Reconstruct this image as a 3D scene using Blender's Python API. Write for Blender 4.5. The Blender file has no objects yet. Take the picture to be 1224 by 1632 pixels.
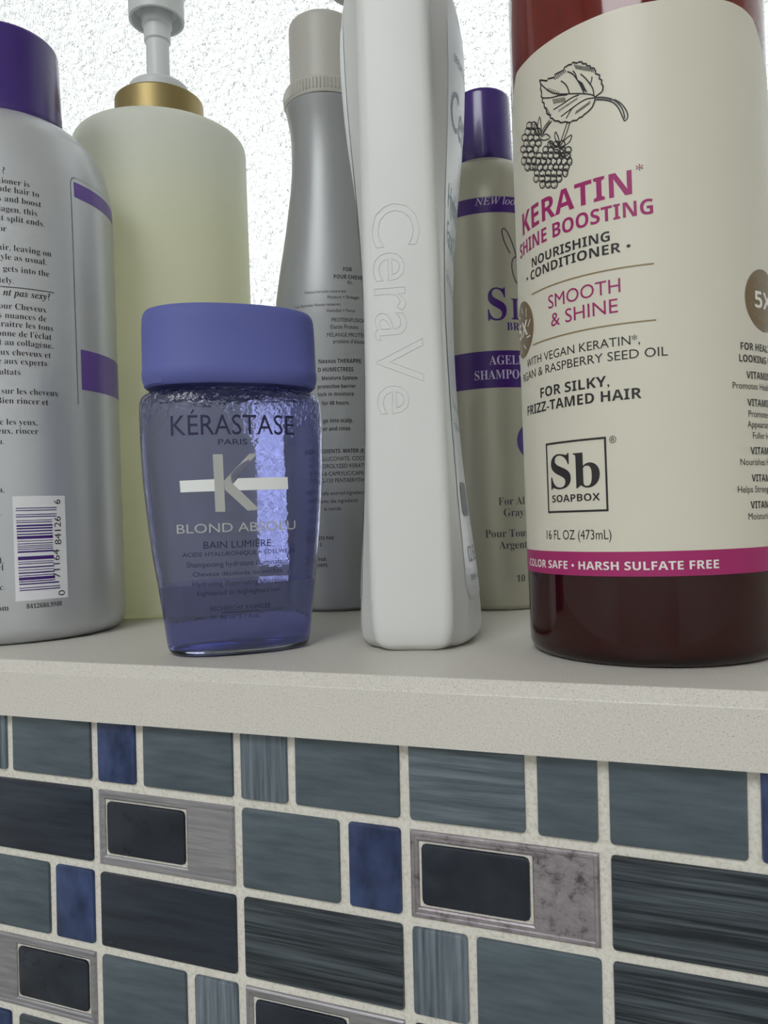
import bpy, bmesh, math, random
from mathutils import Vector, Matrix
from mathutils.bvhtree import BVHTree

random.seed(7)
K = 0.0009                      # one working unit (about a millimetre) in metres
FPX = 1250.0                    # focal length in pixels of the 1224 x 1632 frame
CAM = Vector((263.79342, -229.17831, 49.51003))
RT = Vector((0.93369727, 0.35634629, -0.03502482))
UP = Vector((0.03461533, 0.00752807, 0.99937236))
FW = Vector((-0.3563863, 0.93432363, 0.00530611))
scene = bpy.context.scene
COL = scene.collection

# ------------------------------------------------------------------ camera
cd = bpy.data.cameras.new('camera')
cd.sensor_fit = 'HORIZONTAL'; cd.sensor_width = 36.0; cd.lens = 36.0 * FPX / 1224.0
cd.clip_start = 0.01; cd.clip_end = 200
cam = bpy.data.objects.new('camera', cd); COL.objects.link(cam)
cam.matrix_world = Matrix(((RT.x, UP.x, -FW.x, CAM.x * K), (RT.y, UP.y, -FW.y, CAM.y * K),
                           (RT.z, UP.z, -FW.z, CAM.z * K), (0, 0, 0, 1)))
scene.camera = cam

# ------------------------------------------------------------------ world: bright overcast sky, darker ground
w = bpy.data.worlds.new('overcast_sky'); scene.world = w; w.use_nodes = True
nt = w.node_tree; nt.nodes.clear()
tc = nt.nodes.new('ShaderNodeTexCoord'); sp = nt.nodes.new('ShaderNodeSeparateXYZ')
rp = nt.nodes.new('ShaderNodeValToRGB'); bg = nt.nodes.new('ShaderNodeBackground'); ou = nt.nodes.new('ShaderNodeOutputWorld')
mr = nt.nodes.new('ShaderNodeMapRange'); mr.inputs[1].default_value = -1; mr.inputs[2].default_value = 1
nt.links.new(tc.outputs['Generated'], sp.inputs[0]); nt.links.new(sp.outputs['Z'], mr.inputs[0])
nt.links.new(mr.outputs[0], rp.inputs[0]); nt.links.new(rp.outputs[0], bg.inputs[0]); nt.links.new(bg.outputs[0], ou.inputs[0])
rp.color_ramp.elements[0].position = 0.42; rp.color_ramp.elements[0].color = (0.46, 0.47, 0.46, 1)
rp.color_ramp.elements[1].position = 0.56; rp.color_ramp.elements[1].color = (0.97, 1.0, 1.0, 1)
bg.inputs[1].default_value = 2.1

scene.view_settings.view_transform = 'Standard'
try: scene.view_settings.look = 'None'
except Exception: pass
scene.view_settings.exposure = 0.0
scene.view_settings.gamma = 1.0
scene.view_settings.use_curve_mapping = False
scene.cycles.max_bounces = 20
scene.cycles.transmission_bounces = 20
LAMP_STRENGTH = 10.6

# ------------------------------------------------------------------ helpers
def lin(c):
    def f(x):
        x /= 255.0
        return x / 12.92 if x <= 0.04045 else ((x + 0.055) / 1.055) ** 2.4
    return (f(c[0]), f(c[1]), f(c[2]), 1.0)

def pm(name, c, rough=0.5, metal=0.0, trans=0.0, ior=1.45, coat=0.0, sss=0.0, spec=None, emit=None, es=0):
    m = bpy.data.materials.new(name); m.use_nodes = True
    b = m.node_tree.nodes['Principled BSDF']
    b.inputs['Base Color'].default_value = lin(c)
    b.inputs['Roughness'].default_value = rough; b.inputs['Metallic'].default_value = metal
    b.inputs['Transmission Weight'].default_value = trans; b.inputs['IOR'].default_value = ior
    b.inputs['Coat Weight'].default_value = coat
    if coat: b.inputs['Coat Roughness'].default_value = 0.08
    if spec is not None: b.inputs['Specular IOR Level'].default_value = spec
    if emit:
        b.inputs['Emission Color'].default_value = lin(emit); b.inputs['Emission Strength'].default_value = es
    return m

def N(m, t, **kw):
    n = m.node_tree.nodes.new(t)
    for k, v in kw.items(): setattr(n, k, v)
    return n
def L(m, a, b): m.node_tree.links.new(a, b)
def B(m): return m.node_tree.nodes['Principled BSDF']

def noise(m, scale, detail=3, rough=0.5, stretch=(1, 1, 1), src='Object', offset=None):
    tc = N(m, 'ShaderNodeTexCoord'); mp = N(m, 'ShaderNodeMapping'); nz = N(m, 'ShaderNodeTexNoise')
    L(m, tc.outputs[src], mp.inputs[0]); L(m, mp.outputs[0], nz.inputs[0])
    mp.inputs['Scale'].default_value = stretch
    nz.inputs['Scale'].default_value = scale; nz.inputs['Detail'].default_value = detail; nz.inputs['Roughness'].default_value = rough
    return nz

def bump(m, fac, strength, dist):
    b = N(m, 'ShaderNodeBump'); b.inputs['Strength'].default_value = strength; b.inputs['Distance'].default_value = dist
    L(m, fac, b.inputs['Height']); L(m, b.outputs[0], B(m).inputs['Normal']); return b

def ramp(m, fac, stops):
    r = N(m, 'ShaderNodeValToRGB'); e = r.color_ramp.elements
    e[0].position, e[0].color = stops[0][0], lin(stops[0][1])
    e[1].position, e[1].color = stops[-1][0], lin(stops[-1][1])
    for p, c in stops[1:-1]:
        x = e.new(p); x.color = lin(c)
    L(m, fac, r.inputs[0]); return r

def translucent(m, amount, c):
    """let light through the plastic: mix the Principled with a Translucent BSDF"""
    out = m.node_tree.nodes['Material Output']; t = N(m, 'ShaderNodeBsdfTranslucent'); mx = N(m, 'ShaderNodeMixShader')
    t.inputs[0].default_value = lin(c); mx.inputs[0].default_value = amount
    L(m, B(m).outputs[0], mx.inputs[1]); L(m, t.outputs[0], mx.inputs[2]); L(m, mx.outputs[0], out.inputs[0])
    return t

def mk(name, verts, faces, mats, parent=None, loc=None, midx=None, smooth=True, angle=38):
    me = bpy.data.meshes.new(name)
    me.from_pydata([Vector(v) * K for v in verts], [], faces)
    for m in (mats if isinstance(mats, (list, tuple)) else [mats]): me.materials.append(m)
    if midx: me.polygons.foreach_set('material_index', midx)
    me.update()
    if smooth:
        me.shade_smooth(); me.set_sharp_from_angle(angle=math.radians(angle))
    o = bpy.data.objects.new(name, me); COL.objects.link(o)
    if parent: o.parent = parent
    if loc: o.location = Vector(loc) * K
    return o

def thing(name, label, cat, loc, rz=0.0, group=None):
    o = bpy.data.objects.new(name, None); COL.objects.link(o)
    o.empty_display_size = 0.02
    o.location = Vector(loc) * K; o.rotation_euler = (0, 0, rz)
    o['label'] = label; o['category'] = cat
    if group: o['group'] = group
    return o
def struct(o, label=None):
    o['kind'] = 'structure'
    if label: o['label'] = label
    return o

def loft(secs, seg=96, cap0=True, cap1=True):
    """secs: (z, a, b, n) superellipse rings, bottom to top"""
    V, F = [], []
    for (z, a, b, n) in secs:
        for i in range(seg):
            t = 2 * math.pi * i / seg; c, s = math.cos(t), math.sin(t)
            V.append((a * math.copysign(abs(c) ** (2 / n), c), b * math.copysign(abs(s) ** (2 / n), s), z))
    for k in range(len(secs) - 1):
        for i in range(seg):
            j = (i + 1) % seg
            F.append((k * seg + i, k * seg + j, (k + 1) * seg + j, (k + 1) * seg + i))
    if cap0: F.append(tuple(reversed(range(seg))))
    if cap1: F.append(tuple(range((len(secs) - 1) * seg, len(secs) * seg)))
    return V, F
def lathe(prof, seg=96, cap0=True, cap1=True):
    return loft([(z, r, r, 2) for r, z in prof], seg, cap0, cap1)

def smooth_prof(pts, n=8):
    """Catmull-Rom through rows of numbers"""
    out = []
    for i in range(len(pts) - 1):
        p0 = pts[max(i - 1, 0)]; p1 = pts[i]; p2 = pts[i + 1]; p3 = pts[min(i + 2, len(pts) - 1)]
        for k in range(n):
            t = k / n
            out.append(tuple(0.5 * (2 * b + (c - a) * t + (2 * a - 5 * b + 4 * c - d) * t * t + (3 * b - a - 3 * c + d) * t ** 3)
                             for a, b, c, d in zip(p0, p1, p2, p3)))
    out.append(tuple(pts[-1])); return out

def fillet(r, z, rad, n=6, bottom=True):
    """rounded outer corner of a lathe at radius r, height z"""
    pts = []
    for i in range(n + 1):
        t = math.pi / 2 * i / n
        if bottom: pts.append((r - rad + rad * math.sin(t), z + rad - rad * math.cos(t)))
        else: pts.append((r - rad + rad * math.cos(t), z - rad + rad * math.sin(t)))
    return pts

def box_vf(x0, x1, y0, y1, z0, z1):
    V = [(x, y, z) for z in (z0, z1) for y in (y0, y1) for x in (x0, x1)]
    F = [(0, 2, 3, 1), (4, 5, 7, 6), (0, 1, 5, 4), (2, 6, 7, 3), (0, 4, 6, 2), (1, 3, 7, 5)]
    return V, F
def join(*vfs):
    V, F = [], []
    for v, f in vfs:
        n = len(V); V += list(v); F += [tuple(i + n for i in q) for q in f]
    return V, F
def slab(w, h, d, ch, corner=0.0):
    """tile: face towards -y at y=-d, back at y=0, chamfered front rim; centred in x and z"""
    def ring(s, y):
        x, z = w / 2 - s, h / 2 - s; c = max(corner - s, 0.02)
        P = []
        for sx, sz, a0 in ((1, 1, 0), (-1, 1, 90), (-1, -1, 180), (1, -1, 270)):
            for k in range(3):
                a = math.radians(a0 + 45 * k)
                P.append((sx * (x - c) + c * math.cos(a), y, sz * (z - c) + c * math.sin(a)))
        return P
    rs = [ring(0, 0), ring(0, -d + ch), ring(ch * 0.3, -d + ch * 0.3), ring(ch, -d)]
    n = 12; V = [p for q in rs for p in q]; F = []
    for k in range(3):
        for i in range(n):
            j = (i + 1) % n; F.append((k * n + j, k * n + i, (k + 1) * n + i, (k + 1) * n + j))
    F.append(tuple(reversed(range(3 * n, 4 * n)))); F.append(tuple(range(n)))
    return V, F

def pray(x, y):
    return (RT * ((x - 612) / FPX) - UP * ((y - 816) / FPX) + FW).normalized()

# ------------------------------------------------------------------ lettering
STY = {'sb': (0x1D5D4, 0x1D5EE, 0x1D7EC), 'serif': (0x1D400, 0x1D41A, 0x1D7CE), 'si': (0x1D434, 0x1D44E, None),
       'sbi': (0x1D468, 0x1D482, 0x1D7CE)}
ACC = {'É': ('E', 1), 'È': ('E', -1), 'é': ('e', 1), 'è': ('e', -1), 'î': ('i', 0)}
def style(s, st):
    if st not in STY: return s
    U, l, d = STY[st]; o = ''
    for ch in s:
        ch = ACC.get(ch, (ch, 0))[0]
        if 'A' <= ch <= 'Z': o += chr(U + ord(ch) - 65)
        elif 'a' <= ch <= 'z': o += 'ℎ' if (st == 'si' and ch == 'h') else chr(l + ord(ch) - 97)
        elif '0' <= ch <= '9' and d: o += chr(d + ord(ch) - 48)
        else: o += ch
    return o
_cache = {}; _cap = {}
def glyphs(s, st, outline=0.0, thin=0.0, gap=1.0):
    """text as a flat mesh: verts (x, y) with capital height 1 and x from 0"""
    key = (s, st, outline, thin, gap)
    if key in _cache: return _cache[key]
    def raw(body):
        c = bpy.data.curves.new('t', 'FONT'); c.body = body; c.size = 1; c.resolution_u = 3; c.offset = thin
        c.space_character = gap
        if outline:
            c.fill_mode = 'NONE'; c.bevel_depth = outline; c.bevel_resolution = 1
        o = bpy.data.objects.new('t', c); me = o.to_mesh()
        V = [v.co.copy() for v in me.vertices]; F = [tuple(p.vertices) for p in me.polygons]
        o.to_mesh_clear(); bpy.data.objects.remove(o); bpy.data.curves.remove(c)
        return V, F
    V, F = raw(style(s, st))
    if st not in _cap: _cap[st] = max(v.y for v in raw(style('H', st))[0])
    cap = _cap[st]
    if st in STY:                                     # accents for the serif styles
        for i, ch in enumerate(s):
            if ch in ACC and i > 0:
                pre = raw(style(s[:i], st))[0]; inc = raw(style(s[:i + 1], st))[0]
                xa = max(v.x for v in pre); xb = max(v.x for v in inc); xm = (xa + xb) / 2 + 0.03
                top = 0.74 if ch.isupper() else 0.54; k = ACC[ch][1] * 0.07; n = len(V)
                V += [Vector((xm - 0.03 - k, top, 0)), Vector((xm + 0.03 - k, top, 0)), Vector((xm + 0.04 + k, top + .14, 0)), Vector((xm - 0.04 + k, top + .14, 0))]
                F.append((n, n + 1, n + 2, n + 3))
    x0 = min(v.x for v in V); x1 = max(v.x for v in V)
    V = [Vector(((v.x - x0) / cap, v.y / cap, v.z / cap)) for v in V]
    _cache[key] = (V, F, (x1 - x0) / cap); return _cache[key]

class Surface:
    """a printable surface of a thing: pixels -> (u, v) on it, (u, v) -> points"""
    def __init__(s, root_loc, rz, V, F, mode, Rref=None, th0=None, rad=None):
        s.loc = Vector(root_loc); s.M = Matrix.Rotation(rz, 3, 'Z'); s.Mi = s.M.transposed()
        s.bvh = BVHTree.FromPolygons([Vector(v) for v in V], F); s.mode = mode
        s.R = Rref; s.th0 = th0; s.rad = rad
    def hit(s, x, y):
        o = s.Mi @ (CAM - s.loc); d = s.Mi @ pray(x, y)
        p = s.bvh.ray_cast(o, d)[0]; k = 0
        ax = FPX * (s.loc - CAM).dot(RT) / (s.loc - CAM).dot(FW) + 612
        while p is None and k < 12:              # just off the outline: step towards the axis
            k += 1; x += 1.0 if x < ax else -1.0
            p = s.bvh.ray_cast(o, s.Mi @ pray(x, y))[0]
        return p
    def uv(s, x, y):
        p = s.hit(x, y)
        if p is None: return None
        if s.mode == 'cyl':
            a = math.atan2(p.y, p.x) - s.th0; a = (a + math.pi) % (2 * math.pi) - math.pi
            return (a * s.R, p.z)
        return {'front': (p.x, p.z), 'right': (p.y, p.z), 'left': (-p.y, p.z)}[s.mode]
    def scale(s, x, y):
        p = s.hit(x, y); return ((s.M @ p + s.loc) - CAM).dot(FW) / FPX
    def pt(s, u, v, off):
        if s.mode == 'cyl':
            a = s.th0 + u / s.R; r = s.rad(v) + off
            return (r * math.cos(a), r * math.sin(a), v)
        o, d = {'front': (Vector((u, -300, v)), Vector((0, 1, 0))), 'right': (Vector((300, u, v)), Vector((-1, 0, 0))),
                'left': (Vector((-300, -u, v)), Vector((1, 0, 0)))}[s.mode]
        h = s.bvh.ray_cast(o, d)
        if h[0] is None: return None
        n = h[1] if h[1].dot(d) < 0 else -h[1]
        return tuple(h[0] + n * off)

class Print:
    """collects lettering, rules and patches that lie on one surface and builds them as one part"""
    def __init__(s, surf): s.s = surf; s.V = []; s.F = []; s.I = []; s.mats = []
    def mi(s, m):
        if m not in s.mats: s.mats.append(m)
        return s.mats.index(m)
    def add(s, uvs, F, m, off=0.12, zoff=None):
        n = len(s.V); ok = []
        for i, (u, v) in enumerate(uvs):
            p = s.s.pt(u, v, off + (zoff[i] if zoff else 0)); ok.append(p is not None); s.V.append(p or (0, 0, 0))
        k = s.mi(m)
        for f in F:
            if all(ok[i] for i in f): s.F.append(tuple(i + n for i in f)); s.I.append(k)
    def cut(s, uvs, F, step):
        bm = bmesh.new(); vs = [bm.verts.new((u, v, 0)) for u, v in uvs]
        for f in F:
            try: bm.faces.new([vs[i] for i in f])
            except ValueError: pass
        lo = min(u for u, v in uvs); hi = max(u for u, v in uvs); x = (math.floor(lo / step) + 1) * step
        while x < hi:
            bmesh.ops.bisect_plane(bm, geom=bm.verts[:] + bm.edges[:] + bm.faces[:], plane_co=(x, 0, 0), plane_no=(1, 0, 0)); x += step
        bm.verts.index_update(); uv = [(v.co.x, v.co.y) for v in bm.verts]; ff = [tuple(v.index for v in f.verts) for f in bm.faces]
        bm.free(); return uv, ff
    def text(s, t, st, A, Bp, h, m, anchor='L', stretch=1.0, off=0.12, thin=0.0, level=True, gap=1.0, outline=0.0):
        """A, Bp: baseline ends in pixels (Bp None: natural width from A); h: capital height in pixels"""
        V, F, w = glyphs(t, st, outline, thin, gap)
        a = s.s.uv(*A)
        if a is None: print('miss', t, A); return
        hm = h * s.s.scale(*A)
        if Bp is not None:
            b = s.s.uv(*Bp)
            if b is None: print('miss', t, Bp); return
            hm = h * 0.5 * (s.s.scale(*A) + s.s.scale(*Bp))
            d = Vector((b[0] - a[0], b[1] - a[1]))
            if level and abs(d.x) > abs(d.y):
                vm = (a[1] + b[1]) / 2; a = (a[0], vm); d.y = 0
            elif level: d.x = 0
            sx = d.length / w; d.normalize()
        else:
            sx = hm * stretch; d = Vector((1, 0))
            if anchor == 'R': a = (a[0] - sx * w, a[1])
        e = Vector((-d.y, d.x))
        uvs = [(a[0] + d.x * v.x * sx + e.x * v.y * hm, a[1] + d.y * v.x * sx + e.y * v.y * hm) for v in V]
        zo = [v.z * hm for v in V] if outline else None
        if not outline and s.s.mode == 'cyl' and hm > 3: uvs, F = s.cut(uvs, F, 2.0)
        s.add(uvs, F, m, off, zo)
    def stroke_uv(s, P, wd, m, off=0.12):
        P = [Vector(p) for p in P]; uv = []; F = []
        for i, p in enumerate(P):
            d = (P[min(i + 1, len(P) - 1)] - P[max(i - 1, 0)]); d = d.normalized() if d.length > 1e-6 else Vector((1, 0))
            n = Vector((-d.y, d.x)) * wd / 2; uv += [tuple(p + n), tuple(p - n)]
        for i in range(len(P) - 1): F.append((2 * i, 2 * i + 1, 2 * i + 3, 2 * i + 2))
        s.add(uv, F, m, off)
    def stroke(s, px, wpx, m, off=0.12, level=False):
        P = [s.s.uv(*p) for p in px]
        if any(p is None for p in P): print('miss stroke', px[0]); P = [p for p in P if p]
        if len(P) < 2: return
        if level:
            vm = sum(p[1] for p in P) / len(P); n = 24
            P = [(P[0][0] + (P[-1][0] - P[0][0]) * i / n, vm) for i in range(n + 1)]
        s.stroke_uv(P, wpx * s.s.scale(*px[0]), m, off)
    def poly(s, px, m, off=0.12):
        uv = [s.s.uv(*p) for p in px]
        if None in uv: print('miss poly', px[0]); return
        F = [tuple(range(len(uv)))]
        if s.s.mode == 'cyl': uv, F = s.cut(uv, F, 2.0)
        s.add(uv, F, m, off)
    def band(s, u0, u1, v0, v1, m, off=0.1, n=None):
        n = n or max(4, int(abs(u1 - u0) / 1.5)); uv = []
        f0 = v0 if callable(v0) else (lambda u: v0); f1 = v1 if callable(v1) else (lambda u: v1)
        rows = 12 if callable(v1) or abs(f1(u0) - f0(u0)) > 20 else 3
        for i in range(n + 1):
            u = u0 + (u1 - u0) * i / n
            for k in range(rows + 1): uv.append((u, f0(u) + (f1(u) - f0(u)) * k / rows))
        F = [(i * (rows + 1) + k, (i + 1) * (rows + 1) + k, (i + 1) * (rows + 1) + k + 1, i * (rows + 1) + k + 1) for i in range(n) for k in range(rows)]
        s.add(uv, F, m, off)
    def disc(s, u, v, r, m, off=0.12, ry=None, n=40):
        uv = [(u + r * math.cos(2 * math.pi * i / n), v + (ry or r) * math.sin(2 * math.pi * i / n)) for i in range(n)]
        F = [tuple(range(n))]; 
        if s.s.mode == 'cyl': uv, F = s.cut(uv, F, 2.0)
        s.add(uv, F, m, off)
    def build(s, name, parent):
        return mk(name, s.V, s.F, s.mats, parent, midx=s.I, smooth=True)

# ------------------------------------------------------------------ materials
M = {}
def ink(name, c, rough=0.5): M[name] = pm('ink_' + name, c, rough); return M[name]
ink('black', (38, 34, 36)); ink('navy', (28, 28, 66), 0.35); ink('magenta', (150, 24, 96)); ink('gold', (138, 118, 84), 0.4)
ink('purple', (62, 22, 112), 0.35); ink('violet', (104, 74, 158), 0.35); ink('white', (226, 222, 216)); ink('lilac', (205, 196, 222))
ink('brown', (112, 94, 62), 0.4); ink('teal', (118, 146, 160)); ink('greyblue', (150, 160, 180)); ink('charcoal', (72, 74, 76)); ink('dim', (70, 66, 78), 0.4)
ink('silver', (172, 173, 170), 0.35); ink('brightsilver', (228, 230, 228), 0.3); ink('band', (158, 34, 98), 0.45)

# stone of the sill
m = M['stone'] = pm('cream_quartz', (216, 210, 194), 0.42)
a = noise(m, 2200, 2, 0.6); r1 = ramp(m, a.outputs[0], [(0.28, (172, 167, 157)), (0.42, (203, 199, 190)), (0.62, (209, 205, 196)), (0.74, (224, 220, 212))])
L(m, r1.outputs[0], B(m).inputs['Base Color']); bump(m, a.outputs[0], 0.15, 0.0003)
# grout
m = M['grout'] = pm('off_white_grout', (222, 216, 200), 0.85)
a = noise(m, 900, 5, 0.7); r1 = ramp(m, a.outputs[0], [(0.25, (188, 182, 168)), (0.5, (220, 216, 205)), (0.8, (230, 227, 218))])
L(m, r1.outputs[0], B(m).inputs['Base Color']); bump(m, a.outputs[0], 0.5, 0.0006)
M['plaster'] = pm('painted_plaster', (222, 222, 220), 0.8)
M['floor'] = pm('floor_tile', (170, 168, 160), 0.5)

def tile_mat(name, c0, c1, stretch, scale, rough=0.22, lo=0.35, hi=0.68):
    m = pm(name, c0, rough, spec=0.5)
    oi = N(m, 'ShaderNodeObjectInfo'); tc = N(m, 'ShaderNodeTexCoord'); mp = N(m, 'ShaderNodeMapping'); nz = N(m, 'ShaderNodeTexNoise'); nz.noise_dimensions = '4D'
    L(m, tc.outputs['Object'], mp.inputs[0]); mp.inputs['Scale'].default_value = stretch; L(m, mp.outputs[0], nz.inputs['Vector'])
    mu = N(m, 'ShaderNodeMath', operation='MULTIPLY'); mu.inputs[1].default_value = 40; L(m, oi.outputs['Random'], mu.inputs[0]); L(m, mu.outputs[0], nz.inputs['W'])
    nz.inputs['Scale'].default_value = scale; nz.inputs['Detail'].default_value = 4; nz.inputs['Roughness'].default_value = 0.6
    r1 = ramp(m, nz.outputs[0], [(lo, c0), (hi, c1)]); L(m, r1.outputs[0], B(m).inputs['Base Color'])
    return m
M['slate'] = tile_mat('slate_glass', (70, 82, 90), (88, 100, 107), (6, 30, 40), 10)
M['slate_streak'] = tile_mat('streaked_slate_glass', (68, 80, 88), (112, 123, 130), (4, 30, 90), 9)
M['slate_vstreak'] = tile_mat('upright_streaked_glass', (62, 74, 82), (122, 132, 140), (80, 30, 3), 9)
M['dark'] = tile_mat('dark_glass', (28, 34, 46), (46, 56, 68), (3, 30, 40), 9)
M['dark_streak'] = tile_mat('streaked_dark_glass', (28, 35, 42), (92, 102, 108), (3, 30, 130), 7, lo=0.4, hi=0.75)
M['blue'] = tile_mat('blue_glass', (30, 42, 74), (62, 80, 122), (20, 30, 12), 5, 0.15)
M['inset'] = tile_mat('black_glass', (22, 27, 38), (40, 48, 58), (8, 30, 10), 10, 0.18)
m = M['steel'] = pm('brushed_steel', (168, 168, 172), 0.42, 0.85)
a = noise(m, 30, 4, 0.6, (2, 30, 30)); r1 = ramp(m, a.outputs[0], [(0.3, (146, 145, 150)), (0.7, (178, 176, 179))]); L(m, r1.outputs[0], B(m).inputs['Base Color'])
m = M['steel_worn'] = pm('pitted_steel', (160, 150, 150), 0.5, 0.8)
a = noise(m, 260, 5, 0.65); r1 = ramp(m, a.outputs[0], [(0.33, (98, 90, 94)), (0.45, (152, 145, 149)), (0.7, (172, 166, 170))]); L(m, r1.outputs[0], B(m).inputs['Base Color']); bump(m, a.outputs[0], 0.5, 0.0008)

# obscure window glass
m = M['pane'] = pm('obscure_glass', (250, 253, 252), 0.2, trans=1.0, ior=1.45)
a = noise(m, 560, 2, 0.55, (1, 1, 0.6)); bump(m, a.outputs[0], 1.0, 0.0035)
M['frame'] = pm('white_window_frame', (226, 226, 222), 0.4)

# ------------------------------------------------------------------ the setting
SB = -20.4                                    # underside of the sill
X0, X1 = -420.0, 780.0                        # window opening
YG = 236.0                                    # glass plane
TH = -0.0122173; ZT = 14.105415
def grid(X, Y, Z):                            # tile grid (slightly out of level with the sill) -> world units
    c, s = math.cos(TH), math.sin(TH)
    return Vector((c * X - s * Z, Y, s * X + c * Z - ZT))
def grid_x(px, py):
    d = pray(px, py); p = CAM + d * (-CAM.y / d.y); c, s = math.cos(TH), math.sin(TH)
    return c * p.x + s * (p.z + ZT)

V, F = box_vf(-1100, 1500, 0.9, 290, -1150, SB - 0.02)
V2, F2 = box_vf(-1100, X0, 0.9, 290, SB - 0.02, 1500); V3, F3 = box_vf(X1, 1500, 0.9, 290, SB - 0.02, 1500); V4, F4 = box_vf(X0, X1, 0.9, 290, 900, 1500)
V, F = join((V, F), (V2, F2), (V3, F3), (V4, F4))
wall = struct(mk('wall_front', V, F, M['grout'], smooth=False), 'grouted glass and metal mosaic wall under the sill')
# sill with an eased front edge
prof = [(-5, SB), (-5, -4.0), (-4.85, -3.65), (-1.35, -0.15), (-1.0, 0.0), (288, 0.0), (288, SB)]
V = [(x, y, z) for x in (X0 + 0.2, X1 - 0.2) for y, z in prof]; n = len(prof)
F = [(i, i + n, (i + 1) % n + n, (i + 1) % n) for i in range(n)] + [tuple(range(n)), tuple(reversed(range(n, 2 * n)))]
struct(mk('trim_1', V, F, M['stone'], smooth=False), 'cream speckled quartz window sill with eased front edge')
# window
win = bpy.data.objects.new('window_1', None); COL.objects.link(win); struct(win, 'backlit obscure glass window behind the bottles'); win.location = (0, YG * K, 0)
V, F = box_vf(X0 + 16, X1 - 16, 0, 5, 18, 884); o = mk('glass_pane', V, F, M['pane'], win, smooth=False)
for q in ((X0 + .3, X1 - .3, -9, 14, 0.1, 20), (X0 + .3, X1 - .3, -9, 14, 882, 899.8), (X0 + .3, X0 + 18, -9, 14, 20, 882), (X1 - 18, X1 - .3, -9, 14, 20, 882)):
    V, F = box_vf(*q); mk('window_frame', V, F, M['frame'], win, smooth=False)
# the rest of the small bathroom
for nm, q, mt in (('floor', (-1100, 1500, -2700, 0.9, -1200, -1150), M['floor']), ('ceiling', (-1100, 1500, -2700, 290, 1500, 1550), M['plaster']),
                  ('wall_left', (-1150, -1100, -2700, 290, -1150, 1500), M['plaster']), ('wall_right', (1500, 1550, -2700, 290, -1150, 1500), M['plaster']),
                  ('wall_back', (-1100, 1500, -2750, -2700, -1150, 1500), M['plaster'])):
    V, F = box_vf(*q); struct(mk(nm, V, F, mt, smooth=False))
# ceiling lamp: round opal diffuser in a white rim
M['lamp'] = pm('opal_diffuser', (255, 255, 255), 0.5, emit=(249, 252, 255), es=LAMP_STRENGTH)
lt = thing('ceiling_lamp', 'large round opal ceiling lamp above the room', 'lamp', (100, -1900, 1500))
V, F = lathe([(600, -45), (606, -30), (606, 0)], 64); mk('lamp_rim', V, F, M['frame'], lt)
V, F = lathe([(580, -60), (590, -50), (590, -46)], 64); mk('diffuser', V, F, M['lamp'], lt)

# ------------------------------------------------------------------ mosaic tiles
G = 3.2; CW = 60.0; RH = 30.0
meshes = {}
def tile(name, xa, xb, za, zb, mat, depth=3.2):
    wd, ht = round(xb - xa, 1), round(zb - za, 1); key = (wd, ht, mat)
    if key not in meshes:
        V, F = slab(wd, ht, depth, 0.7, 1.1)
        me = bpy.data.meshes.new(name); me.from_pydata([Vector(v) * K for v in V], [], F); me.materials.append(M[mat])
        me.shade_smooth(); me.set_sharp_from_angle(angle=math.radians(25)); meshes[key] = me
    o = bpy.data.objects.new(name, meshes[key]); COL.objects.link(o); o.parent = wall
    o.location = grid((xa + xb) / 2, 2.7 + random.uniform(0, 0.25), (za + zb) / 2) * K
    o.rotation_euler = (random.uniform(-.006, .006), -TH + random.uniform(-.004, .004), random.uniform(-.006, .006)); return o
def metal_tile(xa, xb, za, zb, worn, flip):
    wd, ht = xb - xa, zb - za
    ix0, ix1 = -wd / 2 + 2.6, -wd / 2 + 0.665 * wd
    if flip: ix0, ix1 = -ix1, -ix0
    iz0, iz1 = -ht / 2 + 3.2, ht / 2 - 3.0
    def ring(x0, x1, z0, z1, y): return [(x0, y, z0), (x1, y, z0), (x1, y, z1), (x0, y, z1)]
    a, b = wd / 2, ht / 2
    rs = [ring(-a, a, -b, b, 0), ring(-a, a, -b, b, -2.6), ring(-a + .5, a - .5, -b + .5, b - .5, -3.1), ring(-a + 1.3, a - 1.3, -b + 1.3, b - 1.3, -3.1),
          ring(-a + 1.6, a - 1.6, -b + 1.6, b - 1.6, -2.8), ring(ix0 - .5, ix1 + .5, iz0 - .5, iz1 + .5, -2.8), ring(ix0, ix1, iz0, iz1, -2.5), ring(ix0, ix1, iz0, iz1, 0)]
    V = [p for q in rs for p in q]; F = []
    for k in range(len(rs) - 1):
        for i in range(4):
            j = (i + 1) % 4; F.append((k * 4 + i, k * 4 + j, k * 4 + 4 + j, k * 4 + 4 + i))
    o = mk('metal_tile', V, F, M['steel_worn' if worn else 'steel'], wall, smooth=False)
    o.location = grid((xa + xb) / 2, 2.7, (za + zb) / 2) * K; o.rotation_euler = (0, -TH, 0)
    V, F = box_vf(ix0 + .02, ix1 - .02, -1.9, -0.1, iz0 + .02, iz1 - .02); mk('grout_bed', V, F, M['grout'], o, smooth=False)
    V, F = slab(ix1 - ix0 - 1.7, iz1 - iz0 - 1.7, 2.6, 0.6, 1.6); mk('tile_inset', V, F, M['inset'], o, loc=((ix0 + ix1) / 2, -0.2, (iz0 + iz1) / 2))
PAT = {}                                          # (row, column): list of ((end px, start px, y px) or fraction, kinds)
PAT[1, 0] = ((10, 20, 1195), 'slate_vstreak', 'slate'); PAT[1, 1] = ((215, 228, 1210), 'blue', 'slate'); PAT[1, 2] = ((457, 470, 1235), 'slate_vstreak', 'slate')
PAT[1, 3] = ((836, 856, 1260), 'slate_streak', 'slate'); PAT[1, 4] = ((1192, 1213, 1290), 'slate', 'blue')
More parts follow.
